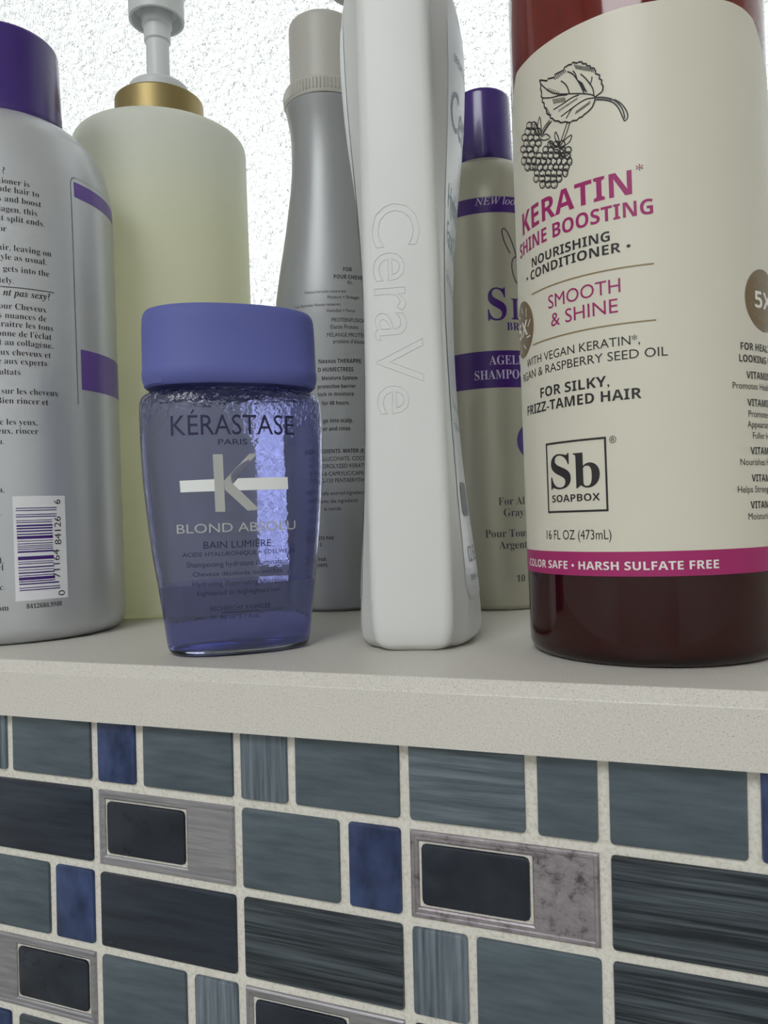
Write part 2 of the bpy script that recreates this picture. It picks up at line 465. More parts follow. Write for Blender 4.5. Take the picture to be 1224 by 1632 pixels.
PAT[2, 0] = 'dark'; PAT[2, 1] = ('metal', 0, 0); PAT[2, 2] = ((541, 556, 1380), 'slate', 'blue'); PAT[2, 3] = ('metal', 1, 0); PAT[2, 4] = 'dark_streak'
PAT[3, 0] = ((79, 90, 1440), 'slate', 'blue'); PAT[3, 1] = 'dark'; PAT[3, 2] = 'dark_streak'; PAT[3, 3] = ((746, 760, 1560), 'slate_vstreak', 'slate'); PAT[3, 4] = 'dark_streak'
PAT[4, 0] = ('metal', 0, 1); PAT[4, 1] = ((297, 311, 1590), 'slate', 'slate_vstreak'); PAT[4, 2] = ('metal', 0, 0); PAT[4, 3] = 'dark_streak'; PAT[4, 4] = ((0.6,), 'slate', 'blue')
PAT[5, 0] = ((17, 31, 1625), 'blue', 'dark_streak'); PAT[5, 1] = 'dark'
rnd = random.Random(3)
for row in range(1, 9):
    for col in range(-4, 9):
        xa, xb = col * CW + G / 2, (col + 1) * CW - G / 2; za, zb = -row * RH + G / 2, -(row - 1) * RH - G / 2
        if row == 1:                              # cut under the sill
            c, s = math.cos(TH), math.sin(TH); zb = (SB + ZT - s * (xa + xb) / 2) / c - 0.55
        p = PAT.get((row, col))
        if p is None:
            q = rnd.random()
            p = ('metal', 0, rnd.random() < .5) if q < .2 and row > 1 else ((rnd.choice((.3, .35, .62, .68)),), rnd.choice(('slate', 'blue', 'slate_vstreak')), 'slate') if q < .65 else rnd.choice(('dark', 'dark_streak', 'slate_streak'))
        if isinstance(p, str): tile('glass_tile', xa, xb, za, zb, p)
        elif p[0] == 'metal': metal_tile(xa, xb, za, zb, p[1], p[2])
        else:
            if len(p[0]) == 3: e, st_ = grid_x(p[0][0], p[0][2]), grid_x(p[0][1], p[0][2])
            else: e = xa + (xb - xa) * p[0][0] - G / 2; st_ = e + G
            tile('glass_tile', xa, e, za, zb, p[1]); tile('glass_tile', st_, xb, za, zb, p[2])

# ------------------------------------------------------------------ bottles: helpers
def th_cam(c): return math.atan2(CAM.y - c[1], CAM.x - c[0])
def cyl_surface(c, V, F, R, prof):
    zs = sorted((z, r) for r, z in prof)
    def rad(v):
        if v <= zs[0][0]: return zs[0][1]
        for (za, ra), (zb, rb) in zip(zs, zs[1:]):
            if v <= zb: return ra + (rb - ra) * ((v - za) / (zb - za) if zb > za else 0)
        return zs[-1][1]
    return Surface((c[0], c[1], 0), 0, V, F, 'cyl', R, th_cam(c), rad)

# ================================================================== large silver-white conditioner bottle, back label showing
m = M['pearl'] = pm('pearl_plastic', (190, 192, 194), 0.34, 0.45, spec=0.5)
m = M['purple_cap'] = pm('purple_cap_plastic', (58, 32, 112), 0.24, coat=0.2)
PC = (-35.1, 60.0); PR = 48.0
prof = [(30, 0.05)] + fillet(PR, 0.05, 7) + [(PR, 30), (PR, 60), (PR, 100), (PR, 140), (PR, 180), (PR - .1, 196)] + \
       smooth_prof([(PR - .3, 202), (PR - 1.0, 212), (44, 223.6), (40.6, 229), (36, 234), (31, 237.2), (27, 238.6), (24.5, 239.5)], 4)
t = thing('conditioner_bottle', 'large pearly conditioner bottle with purple cap and barcode, beside the pump bottle', 'bottle', (*PC, 0))
V, F = lathe(prof, 128); mk('body', V, F, M['pearl'], t)
sf = cyl_surface(PC, V, F, PR, prof)
V, F = lathe([(25.8, 239.6), (26.2, 240.2), (26.1, 243), (25.6, 262), (25.2, 277)] + fillet(25.2, 281, 3.0, 5, False) + [(12, 281.4)], 96); cp = mk('cap', V, F, M['purple_cap'], t)
# front label that wraps round to the right: fine outline and two purple bands
P = Print(sf)
ue = sf.uv(117.6, 300)[0]; v1t = sf.uv(117.6, 290)[1]; v1b = sf.uv(117.6, 313.5)[1]
ue2 = sf.uv(130, 600)[0]; v2t = sf.uv(129, 557)[1]; v2b = sf.uv(131.6, 621)[1]
P.band(ue, ue + 60, v1b, v1t, M['violet'], 0.12); P.build('label_band', t); P = Print(sf)
P.band(ue2, ue2 + 60, v2b, v2t, M['violet'], 0.12); P.build('label_band', t); P = Print(sf)
e0 = sf.uv(112.5, 300)[0]
P.stroke_uv([(e0 + 3, v1t + 2.2), (e0 + 1, v1t + 1.5), (e0, v1t - 1)] + [(e0, v1t - 1 - (v1t - v2b + 6) * k / 12) for k in range(1, 13)], 0.28, M['charcoal'])
P.stroke_uv([(e0 + 3 + i * 2, v1t + 2.2) for i in range(28)], 0.22, M['silver'])
P.build('label_outline', t)
P = Print(sf)
H = 9.2
for tx, st, x, y in (('?', 'sbi', 7.5, 277), ('conditioner is', 'serif', 47, 299), ('blonde hair to', 'serif', 62, 315), ('nts and boost', 'serif', 65.5, 330.7),
                     ('collagen, this', 'serif', 59, 345), ('nt split ends.', 'serif', 71, 362), ('or', 'serif', 10.5, 369), ('hair, leaving on', 'serif', 81.6, 409.6),
                     ('style as usual.', 'serif', 74, 422.6), ('ct gets into the', 'serif', 78.4, 441.5), ('tely.', 'serif', 22, 452), ('nt pas sexy?', 'sbi', 79.6, 479),
                     ('pour Cheveux', 'serif', 74, 498.6), ('les nuances de', 'serif', 74, 513), ('paraître les tons', 'serif', 84.5, 528), ('donne de l’éclat', 'serif', 82, 542),
                     ('et au collagène,', 'serif', 84, 556), ('aux cheveux et', 'serif', 81, 571), ('ce aux experts', 'serif', 75, 584), ('sultats', 'serif', 32.6, 598),
                     ('nt sur les cheveux', 'serif', 92.6, 632), ('Bien rincer et', 'serif', 77, 645.7), ('c les yeux,', 'serif', 59.7, 678), ('yeux, rincer', 'serif', 61, 692),
                     ('u.', 'serif', 6.4, 708), ('a,', 'serif', 7, 784.7), ('f', 'si', 2.6, 829.7), ('l,', 'serif', 5.7, 898), ('yl', 'serif', 5.7, 909), ('c.', 'serif', 7.7, 940), ('om', 'serif', 14, 973)):
    P.text(tx, st, (x, y), None, 10.5 if st == 'sbi' else H, M['black'], 'R', 0.93, thin=0.0 if st == 'sbi' else -0.007)
P.stroke([(-60, 457), (86, 465)], 1.4, M['charcoal'], level=True)
P.text('84126BL9M0', 'serif', (42.5, 970), (98.3, 965), 7, M['black'])
P.build('printed_text', t)
P = Print(sf)
a = sf.uv(19, 792); b = sf.uv(102.4, 789); c = sf.uv(109, 952); d = sf.uv(25.7, 958)
u0, u1, v0, v1 = (a[0] + d[0]) / 2, (b[0] + c[0]) / 2, (c[1] + d[1]) / 2, (a[1] + b[1]) / 2
M['sticker'] = pm('barcode_sticker', (226, 226, 228), 0.5)
P.band(u0, u1, v0, v1, M['sticker'], 0.12); st = P.build('barcode_sticker', t)
P = Print(sf)
def cp3(x, y): return (x / 3.887, 620 + y / 3.887)
for y, th, x0, x1 in ((738, 5, 97, 350), (752, 5, 97, 350), (777, 5, 98, 350), (790, 6, 98, 350), (813, 4, 100, 322), (825, 5, 100, 322), (845, 11, 102, 325), (862, 9, 102, 325),
                      (879, 8, 103, 325), (897, 7, 104, 326), (917, 18, 105, 327), (939, 4, 106, 327), (955, 5, 107, 328), (968, 4, 107, 328), (978, 4, 108, 328), (989, 5, 108, 329),
                      (1004, 10, 109, 330), (1043, 22, 111, 332), (1066, 4, 112, 333), (1078, 5, 112, 333), (1099, 8, 113, 335), (1116, 4, 114, 335), (1133, 8, 115, 337), (1150, 5, 116, 338),
                      (1168, 18, 117, 340), (1186, 6, 118, 341), (1201, 8, 119, 365), (1224, 5, 120, 372), (1238, 6, 121, 372)):
    p = sf.uv(*cp3(x0, y)); q = sf.uv(*cp3(x1, y)); vm = v1 + (v0 - v1) * (y - 664) / (1302 - 664); hh = th / 3.887 * 0.27 / 2
    P.band(p[0], q[0], vm - hh, vm + hh, M['purple'], 0.2)
for tx, A, Bq in (('71164', (372, 1168), (366, 992)), ('84126', (379, 962), (374, 788)), ('0', (401, 1276), (399, 1244)), ('6', (372, 712), (371, 684))):
    P.text(tx, 'sans', cp3(*A), cp3(*Bq), 10.0, M['black'], off=0.2)
P.build('barcode', st)

# ================================================================== frosted pump bottle
UC = (-14.8, 155.5); UR = 48.9
m = M['frost'] = pm('frosted_plastic', (236, 236, 216), 0.45, spec=0.4)
tcn = N(m, 'ShaderNodeTexCoord'); spn = N(m, 'ShaderNodeSeparateXYZ'); L(m, tcn.outputs['Object'], spn.inputs[0])
mrn = N(m, 'ShaderNodeMapRange'); mrn.inputs[1].default_value = 205 * K; mrn.inputs[2].default_value = 262 * K; L(m, spn.outputs['Z'], mrn.inputs[0])
rr = ramp(m, mrn.outputs[0], [(0.0, (238, 238, 214)), (1.0, (236, 238, 232))]); L(m, rr.outputs[0], B(m).inputs['Base Color'])
tr = translucent(m, 0.55, (222, 222, 188)); L(m, rr.outputs[0], tr.inputs[0])
M['brass'] = pm('brass_collar', (146, 130, 88), 0.45, 0.85)
m = M['pump'] = pm('white_pump_plastic', (226, 228, 228), 0.35); translucent(m, 0.3, (226, 230, 230))
prof = [(30, 0.05)] + fillet(UR, 0.05, 4) + [(UR, z) for z in (30, 80, 130, 180, 230, 262)] + fillet(UR, 271, 5, 6, False) + [(30, 271.6), (23, 271.8)]
t = thing('pump_bottle', 'frosted cream pump bottle with brass collar and white pump', 'bottle', (*UC, 0))
V, F = lathe(prof, 128); mk('body', V, F, M['frost'], t)
V, F = lathe([(24, 271.9), (25.2, 272.5), (25.2, 294)] + fillet(25.2, 295.5, 1.2, 4, False) + [(17.6, 295.6)], 96); mk('collar', V, F, M['brass'], t)
V, F = lathe([(17.2, 295.7), (17.2, 302)] + fillet(17.2, 305, 2.5, 5, False) + [(7, 305.2)], 64); mk('pump_disc', V, F, M['pump'], t)
V, F = lathe([(6.7, 305.3), (6.6, 331), (7.6, 332), (7.6, 340), (8.6, 341), (8.6, 345), (9.2, 346), (9.2, 351.5)], 48); mk('stem', V, F, M['pump'], t)
pv = [(14.2, 352), (14.2, 344.2), (15.0, 343.8), (15.8, 344.2), (15.9, 358), (16.2, 361), (19, 364), (20.5, 368), (20, 374), (16, 379), (8, 381)]
V, F = lathe(pv, 64, cap0=True, cap1=True)
n0 = len(V); sp_ = []
for k in range(9):                               # spout to the back left
    q = k / 8; x = 12 + 40 * q; z = 374 - 5 * q * q; r = 6.5 - 2.2 * q
    for i in range(16):
        aa = 2 * math.pi * i / 16; sp_.append((x, 0.9 * r * math.cos(aa) - 46 * q, z + r * math.sin(aa)))
SF = [(k * 16 + i, k * 16 + (i + 1) % 16, (k + 1) * 16 + (i + 1) % 16, (k + 1) * 16 + i) for k in range(8) for i in range(16)] + [tuple(range(128, 144))]
V, F = join((V, F), (sp_, SF)); mk('pump_head', V, F, M['pump'], t)

# ================================================================== grey waisted bottle behind (oval)
NC = (85.5, 168.0); NS = 0.985
m = M['grey'] = pm('satin_grey_plastic', (150, 152, 152), 0.36, 0.2)
m = M['grey_cap'] = pm('warm_grey_cap', (176, 174, 166), 0.42)
NR = math.atan2(CAM.y - NC[1], CAM.x - NC[0]) + math.pi / 2
pr = smooth_prof([(0.05, 23.5, 19), (1.5, 26, 21.5), (5, 27.2, 22.5), (30, 27.6, 22.8), (70, 28.0, 23), (110, 29.2, 23.8), (145, 31.0, 24.6), (166, 31.0, 24.6), (183, 28.8, 23.4), (209, 24.2, 21),
                  (235, 20.4, 18.8), (252, 19.2, 18.2), (266, 19.6, 19.0), (276, 21.2, 20.8), (279, 21.6, 21.4)], 5)
t = thing('waisted_bottle', 'slim waisted grey bottle with ribbed grey cap, half hidden by the white bottle', 'bottle', (*NC, 0), NR)
V, F = loft([(z * NS, a, b, 2.1) for z, a, b in pr], 112); mk('body', V, F, M['grey'], t)
sn = Surface((*NC, 0), NR, V, F, 'front')
V, F = lathe([(21.9, 279.2), (22.2, 280), (22.2, 287)] + fillet(22.2, 288.6, 1.2, 4, False) + [(18.8, 288.8)], 96); cr = mk('cap_ring', [(x, y, z * NS) for x, y, z in V], F, M['grey_cap'], t)
rv, rf = [], []
for i in range(72):
    aa = 2 * math.pi * i / 72; c, s = math.cos(aa), math.sin(aa); hw = 0.5
    P4 = [(22.1 * c - e * hw * s * f, 22.1 * s + e * hw * c * f, z) for z in (281, 287) for e, f in ((-1, 1), (1, 1))] + [(22.8 * c, 22.8 * s, z) for z in (281.4, 286.6)]
    n = len(rv); rv += P4; rf += [(n, n + 4, n + 5, n + 2), (n + 4, n + 1, n + 3, n + 5), (n, n + 1, n + 4), (n + 2, n + 5, n + 3)]
mk('ribs', [(x, y, z * NS) for x, y, z in rv], rf, M['grey_cap'], cr, smooth=False)
V, F = lathe([(18.7, 288.9), (18.7, 322)] + fillet(18.6, 327, 3.0, 6, False) + [(10, 327.6)], 96); mk('cap', [(x, y, z * NS) for x, y, z in V], F, M['grey_cap'], t)
P = Print(sn)
for tx, st, x, y, h in (('FOR', 'sb', 547, 432, 6.5), ('POUR CHEVEUX', 'sb', 532, 444, 6.5), ('0%', 'sb', 554, 453, 5.5), ('Nexxus formulas restore and', 'sans', 486, 469, 4.6), ('Moisture + Strength', 'sans', 522, 476, 5.2),
                        ('Les formules Nexxus restaurent', 'sans', 471, 492, 4.6), ('Humidité + Force', 'sans', 521, 497.5, 5.2), ('PROTEINFUSION', 'sans', 528.5, 513, 6.2), ('Elastin Protein', 'sans', 527, 524, 6.4),
                        ('MÉLANGE PROTÉINES', 'sans', 521, 537, 6.2), ('protéine d’élastine', 'sans', 531, 547, 6.2), ('Nexxus THERAPPE', 'sb', 508, 579.5, 6.6), ('D HUMECTRESS', 'sb', 507, 593, 6.6), ('Moisture System', 'sb', 513, 606, 6.0),
                        ('protective barrier', 'sb', 506.5, 619.6, 6.0), ('lock in moisture', 'sb', 507, 632, 6.2), ('for 48 hours.', 'sb', 513, 646, 6.2), ('ge into scalp,', 'sb', 515, 674, 6.4), ('er and rinse.', 'sb', 514.7, 687, 6.4),
                        ('INGREDIENTS: WATER (EAU)', 'sb', 493, 724, 6.4), ('GLUCONATE, COCO', 'sans', 511, 735, 6.4), ('HYDROLYZED KERATIN', 'sans', 505, 747, 6.4), ('16-6 CAPRYLIC/CAPRIC', 'sans', 509, 759, 6.4), ('G-150 PENTAERYTH', 'sans', 512, 769.7, 6.4),
                        ('naturally sourced ingredients', 'sans', 500, 790, 6), ('avec des ingrédients', 'sans', 512, 802, 6), ('le monde.', 'sans', 517, 814, 6), ('FAITE PAR', 'sb', 501, 861, 5.5), ('S.', 'sb', 510, 871, 5.5), ('PAR:', 'sb', 508, 894.6, 5.5), ('CORPS.', 'sb', 502, 904, 5.5)):
    P.text(tx, st, (x, y), None, h, M['black'], 'L', 0.82)
P.build('printed_text', t)

# ================================================================== small silver-brightening shampoo bottle with purple cap
SC = (169.5, 186.7); SR = 29.7
m = M['champagne'] = pm('champagne_plastic', (176, 174, 156), 0.36, 0.3)
prof = [(20, 0.05)] + fillet(SR, 0.05, 3) + [(SR, z) for z in (20, 60, 100, 140, 180, 200)] + smooth_prof([(SR, 204), (SR - .4, 212), (27, 222), (22.5, 229.5), (18, 233), (15.5, 234)], 4)
SCAL = 1.0
t = thing('shampoo_bottle', 'champagne shampoo bottle with purple cap and purple bands, behind the amber bottle', 'bottle', (*SC, 0))
V, F = lathe(prof, 96); mk('body', V, F, M['champagne'], t)
ss = cyl_surface(SC, V, F, SR, prof)
V, F = lathe([(15.7, 234.1), (16.0, 234.6), (15.9, 237), (15.2, 262), (15.0, 268)] + fillet(15.0, 272, 2.6, 5, False) + [(8, 272.3)], 72); mk('cap', V, F, M['purple_cap'], t)
P = Print(ss)
def bandpx(P, sfx, xy_t, xy_b, u0, u1, mat):
    P.band(u0, u1, sfx.uv(*xy_b)[1], sfx.uv(*xy_t)[1], mat, 0.12)
bandpx(P, ss, (778, 313.5), (778, 338.5), -42, 42, M['purple'])
P.build('label_band', t); P = Print(ss)
bandpx(P, ss, (778, 559.5), (778, 618.5), -42, 42, M['purple'])
P.build('label_band', t)
P = Print(ss)
P.text('NEW look', 'si', (757, 330), (828, 327), 11.5, M['lilac'], off=0.2)
P.text('S', 'serif', (778, 510), (808, 510), 50, M['purple']); P.text('ILVER', 'serif', (815, 509), None, 33, M['purple'], 'L', 0.85)
P.text('BRIGHTENING', 'serif', (808, 526), None, 12, M['purple'], 'L', 0.9)
P.text('AGELESS', 'serif', (780, 581.7), None, 14.2, M['lilac'], 'L', 0.82, off=0.2, thin=-0.007); P.text('SHAMPOO', 'serif', (757, 606.5), None, 14.2, M['lilac'], 'L', 0.80, off=0.2, thin=-0.007)
P.text('For All', 'serif', (794.5, 805), None, 12, M['dim'], 'L', 0.9, thin=-0.006); P.text('Gray', 'serif', (803, 823), None, 12, M['dim'], 'L', 0.9, thin=-0.006)
P.text('Pour Tous', 'serif', (773.6, 857), None, 12, M['dim'], 'L', 0.9, thin=-0.006); P.text('Argent', 'serif', (795.7, 875), None, 12, M['dim'], 'L', 0.9, thin=-0.006); P.text('10 FL OZ', 'serif', (824, 927), None, 10, M['dim'], 'L', 0.9)
q = [(370, 1250), (335, 1180), (318, 1120), (320, 1097), (335, 1094), (360, 1130), (392, 1210), (410, 1280), (420, 1350), (422, 1410), (415, 1438), (402, 1420), (388, 1380), (380, 1330), (385, 1292), (402, 1272), (425, 1268)]
q = smooth_prof(q, 4); P.stroke([(720 + x / 3.98, 90 + y / 3.98) for x, y in q], 2.0, M['dim'])
a = ss.uv(824, 703); P.disc(a[0] + 9.5, a[1], 9.5, ink('indigo', (74, 62, 128)))
P.build('printed_text', t)

# ================================================================== white lotion bottle, narrow side forward
CC = (162.6, 75.8); CZ = math.radians(12.5)
m = M['hdpe'] = pm('white_hdpe', (222, 223, 220), 0.36, spec=0.4); translucent(m, 0.12, (225, 225, 220))
rows = smooth_prof([(0.05, 33.5, 19.5, 10.5), (1.2, 35.6, 21.8, 12.5), (4, 37, 23.8, 14.5), (12, 37.6, 23.8, 15.6), (30, 37.4, 22.4, 15.8), (55, 37, 19.6, 15.6), (85, 36.4, 17.2, 15.2), (115, 35.8, 15.9, 14.8), (140, 35.4, 16.3, 14.6),
                    (170, 35, 19.2, 14.4), (200, 34.8, 23.0, 14.3), (222, 34.6, 24.6, 14.2), (238, 34.4, 24.6, 14.1), (250, 33.6, 23.0, 13.8), (262, 31, 19, 13.2), (268, 24, 16, 12), (270, 18, 14, 11)], 4)
V, F = [], []; SEG = 0
def lotion_ring(z, w, T, e):
    half = []; c = 4.5; c = min(c, e * 0.7)
    half += [(e - c, -w)]
    for k in range(1, 5):
        a = math.pi / 2 * k / 4; half.append((e - c + c * math.sin(a), -w + c - c * math.cos(a)))
    for k in range(1, 16):
        u = -1 + c / w + (2 - 2 * c / w) * k / 16; q = max(0.0, 1 - u * u)
        half.append((e + (T - e) * q ** 0.85, u * w))
    for k in range(0, 5):
        a = math.pi / 2 * k / 4; half.append((e - c + c * math.cos(a), w - c + c * math.sin(a)))
    return [(x, y, z) for x, y in half] + [(-x, y, z) for x, y in reversed(half)]
for (z, w_, T, e) in rows:
    R_ = lotion_ring(z, w_, T, e); SEG = len(R_); V += R_
for k in range(len(rows) - 1):
    for i in range(SEG):
        j = (i + 1) % SEG; F.append((k * SEG + i, k * SEG + j, (k + 1) * SEG + j, (k + 1) * SEG + i))
F += [tuple(reversed(range(SEG))), tuple(range((len(rows) - 1) * SEG, len(rows) * SEG))]
t = thing('lotion_bottle', 'tall white lotion bottle with raised lettering on its narrow side', 'bottle', (*CC, 0), CZ)
mk('body', V, F, M['hdpe'], t, angle=50)
cf = Surface((*CC, 0), CZ, V, F, 'front'); crt = Surface((*CC, 0), CZ, V, F, 'right'); clf = Surface((*CC, 0), CZ, V, F, 'left')
V2, F2 = loft([(270.1, 30, 18, 3), (271, 31, 19, 3), (296, 30, 18, 3), (299, 28, 16, 3)], 64); mk('cap', V2, F2, M['hdpe'], t)
P = Print(cf); M['emboss'] = pm('raised_lettering', (222, 223, 220), 0.36)
P.text('CeraVe', 'sans', (592, 326), (600, 662), 74, M['hdpe'], outline=0.0095, off=0.02); P.build('raised_lettering', t)
for sfx, nm in ((crt, 'front_label'), (clf, 'back_label')):
    P = Print(sfx); M.setdefault('lab', pm('white_label', (214, 218, 222), 0.3))
    s1 = 1 if sfx is crt else -1
    uv, F3 = [], []; nz, ny = 60, 16
    for k in range(nz + 1):
        v = 18 + 222 * k / nz; w_ = 28 - 3 * k / nz
        e_ = min(k, nz - k); ww = w_ - (4 * (1 - math.sqrt(max(0, 1 - (1 - min(e_, 1.2) / 1.2) ** 2))))
        for i in range(ny + 1): uv.append((-ww + 2 * ww * i / ny, v))
    F3 = [(k * (ny + 1) + i, k * (ny + 1) + i + 1, (k + 1) * (ny + 1) + i + 1, (k + 1) * (ny + 1) + i) for k in range(nz) for i in range(ny)]
    P.add(uv, F3, M['lab'], 0.25); P.build(nm, t)
P = Print(crt)
for tx, st, v, u0, u1, h, mt in (('CeraVe', 'sans', 196, -23, 22, 15, 'greyblue'), ('DEVELOPED WITH DERMATOLOGISTS', 'sans', 222, -20, 20, 3, 'greyblue'), ('Hydrating', 'sans', 166, -22, 12, 9, 'teal'), ('Facial Cleanser', 'sans', 152, -22, 22, 9, 'teal'),
                                 ('For Normal to Dry Skin', 'sans', 138, -22, 20, 4.5, 'teal'), ('Cleanses and hydrates', 'sans', 90, -22, 10, 3.4, 'greyblue'), ('Fragrance free', 'sans', 82, -22, 4, 3.4, 'greyblue'),
                                 ('12 FL OZ', 'sans', 31, -21, 12, 6, 'charcoal'), ('355 mL', 'sans', 24, -21, -2, 2.0, 'charcoal')):
    Vg, Fg, wg = glyphs(tx, st); sx = (u1 - u0) / wg
    P.add([(u0 + g.x * sx, v + g.y * h) for g in Vg], Fg, M[mt], 0.35); P.build('label_lettering', t); P = Print(crt)
P = Print(crt); nb = 12; uv = []
for k in range(nb + 1):
    q = abs(2 * k / nb - 1); hw = 9 - 2.5 * max(0, (q - .6) / .4) ** 2
    for i in range(nb + 1): uv.append((-14 + hw * (2 * i / nb - 1), 48.5 + 13 * k / nb))
P.add(uv, [(k * (nb + 1) + i, k * (nb + 1) + i + 1, (k + 1) * (nb + 1) + i + 1, (k + 1) * (nb + 1) + i) for k in range(nb) for i in range(nb)], M['charcoal'], 0.4)
P.build('label_badge', t)
P = Print(clf)
for i in range(14):
    Vg, Fg, wg = glyphs('INGREDIENTS: WATER, GLYCERIN' if i % 2 else 'Directions: wet skin, massage', 'sans'); sx = 44 / wg
    P.add([(-22 + g.x * sx, 92 - 4.2 * i + g.y * 2.2) for g in Vg], Fg, M['dim'], 0.35)
P.build('back_print', t)

# ================================================================== amber bottle with cream label
AC = (252.2, 64.4); AR = 42.7
m = M['amber'] = pm('amber_pet', (84, 18, 12), 0.08, trans=1.0, ior=1.45)
a = noise(m, 60, 3, 0.5, (1, 1, .4)); bump(m, a.outputs[0], 0.06, 0.001)
M['amber_fill'] = pm('conditioner_in_amber', (176, 50, 40), 0.5)
M['paper'] = pm('cream_label', (208, 204, 188), 0.42)
M['black_cap'] = pm('dark_pump_cap', (40, 36, 34), 0.4)
outer = [(30, 0.05)] + fillet(AR, 0.05, 4.5) + [(AR, z) for z in (20, 60, 120, 180, 225)] + smooth_prof([(AR, 232), (AR - 1.5, 244), (36, 256), (27, 265), (18, 270), (14.5, 274), (14.2, 284)], 5)
t = thing('amber_bottle', 'amber conditioner bottle with cream raspberry label and magenta band', 'bottle', (*AC, 0))
V, F = lathe(outer, 128); mk('body', V, F, M['amber'], t)
sa = cyl_surface(AC, V, F, AR, outer)
inn = [(28, 2.5)] + fillet(AR - 0.5, 2.5, 4.5) + [(AR - 0.5, z) for z in (40, 100, 160, 196)] + [(20, 197)]
V, F = lathe(inn, 96); mk('contents', V, F, M['amber_fill'], t)
V, F = lathe([(17.5, 276), (18, 277), (18, 300)] + fillet(18, 304, 2, 4, False) + [(8, 304.4)], 64); mk('cap', V, F, M['black_cap'], t)
# label outline traced along its domed top edge
top = [sa.uv(x, y) for x, y in ((823, 118), (838, 98), (870, 70), (905, 48), (940, 31), (985, 14), (1030, 4), (1090, -3), (1140, -2), (1165, 4), (1185, 15), (1200, 32))]
top = sorted(p for p in top if p)
def ztop(u):
    if u <= top[0][0]: return max(top[0][1] - (top[0][0] - u) * 1.1, top[0][1] - 20)
    if u >= top[-1][0]: return max(top[-1][1] - (u - top[-1][0]) * 1.1, top[-1][1] - 20)
    for (a0, b0), (a1, b1) in zip(top, top[1:]):
        if u <= a1: return b0 + (b1 - b0) * (u - a0) / (a1 - a0)
vbt = (sa.uv(1030, 882)[1] + sa.uv(870, 875)[1]) / 2; vbb = (sa.uv(1040, 922)[1] + sa.uv(870, 911)[1]) / 2
P = Print(sa); P.band(-105, 105, vbt - 0.5, ztop, M['paper'], 0.14, 140); lab = P.build('label', t)
P = Print(sa); P.band(-105, 105, vbb, vbt, M['band'], 0.16, 140); P.build('label_band', t)
P = Print(sa); OFF = 0.24
def c5(x, y): return (810 + x / 2.9565, 260 + y / 2.9565)
def c6(x, y): return (810 + x / 2.9565, 640 + y / 2.9565)
def c4(x, y): return (810 + x / 2.9565, y / 2.9565)
for tx, st, A, Bq, h, mt in (('KERATIN', 'sb', c5(72, 338), c5(585, 152), 36, 'magenta'), ('*', 'sb', c5(602, 60), c5(637, 52), 17, 'magenta'), ('SHINE BOOSTING', 'sb', c5(60, 452), c5(683, 240), 22.5, 'magenta'),
                             ('NOURISHING', 'sb', c5(115, 490), c5(480, 370), 15, 'black'), ('• CONDITIONER •', 'sb', c5(90, 562), c5(578, 418), 15, 'black'), ('SMOOTH', 'sans', c5(192, 688), c5(530, 608), 21.5, 'magenta'),
                             ('& SHINE', 'sans', c5(205, 770), c5(518, 705), 21.5, 'magenta'), ('WITH VEGAN KERATIN*,', 'sans', c5(92, 955), c5(622, 862), 13.5, 'black'), ('RGAN & RASPBERRY SEED OIL', 'sans', c5(76, 1032), c5(752, 910), 13.5, 'black'),
                             ('FOR SILKY,', 'sb', c5(155, 1102), c5(478, 1055), 16, 'black'), ('FRIZZ-TAMED HAIR', 'sb', c5(95, 1188), c5(630, 1112), 16, 'black'), ('Sb', 'serif', c6(206, 410), c6(435, 402), 54, 'black'),
                             ('SOAPBOX', 'sb', c6(210, 473), c6(435, 468), 11.5, 'black'), ('®', 'sans', c6(477, 196), c6(510, 196), 11, 'black'), ('16 FL OZ (473mL)', 'sans', c6(185, 647), c6(488, 650), 15, 'black'),
                             ('-COLOR SAFE • HARSH SULFATE FREE', 'sb', c6(103, 768), c6(992, 787), 12.5, 'white')):
    P.text(tx, st, A, Bq, h, M[mt], off=OFF, thin=0.0)
for tx, st, A, h in (('FOR HEALTHIER', 'sb', c5(1093, 878), 11.5), ('LOOKING HAIR', 'sb', c5(1086, 935), 11.5), ('VITAMIN E', 'sb', c5(1120, 1014), 11.5), ('Promotes Healthy', 'sans', c5(1055, 1062), 10.5), ('VITAMIN B', 'sb', c5(1125, 1144), 11.5),
                     ('Promotes the', 'sans', c5(1130, 1196), 10.5), ('Appearance of', 'sans', c6(1125, 122), 10.5), ('Fuller Hair', 'sans', c6(1150, 175), 10.5), ('VITAMIN A', 'sb', c6(1140, 248), 11.5), ('Nourishes Hair', 'sans', c6(1092, 300), 10.5),
                     ('VITAMIN C', 'sb', c6(1145, 377), 11.5), ('Helps Strengthen', 'sans', c6(1080, 430), 10.5), ('VITAMIN D', 'sb', c6(1140, 504), 11.5), ('Moisturizes', 'sans', c6(1130, 557), 10.5)):
    P.text(tx, st, A, None, h, M['black'], 'L', 0.95, off=OFF)
P.stroke([c5(115, 618), c5(687, 475)], 2.2, M['gold'], OFF, True); P.stroke([c5(120, 857), c5(697, 740)], 2.2, M['gold'], OFF, True)
# square frame of the logo
q = [sa.uv(*c6(*p)) for p in ((184, 202), (458, 171), (468, 513), (192, 520))]
ul, ur = (q[0][0] + q[3][0]) / 2, (q[1][0] + q[2][0]) / 2; vt, vb = (q[0][1] + q[1][1]) / 2, (q[2][1] + q[3][1]) / 2
for seg in ([(ul + (ur - ul) * i / 12, vt) for i in range(13)], [(ul + (ur - ul) * i / 12, vb) for i in range(13)], [(ul, vb - .33), (ul, vt + .33)], [(ur, vb - .33), (ur, vt + .33)]): P.stroke_uv(seg, 0.66, M['black'], OFF)
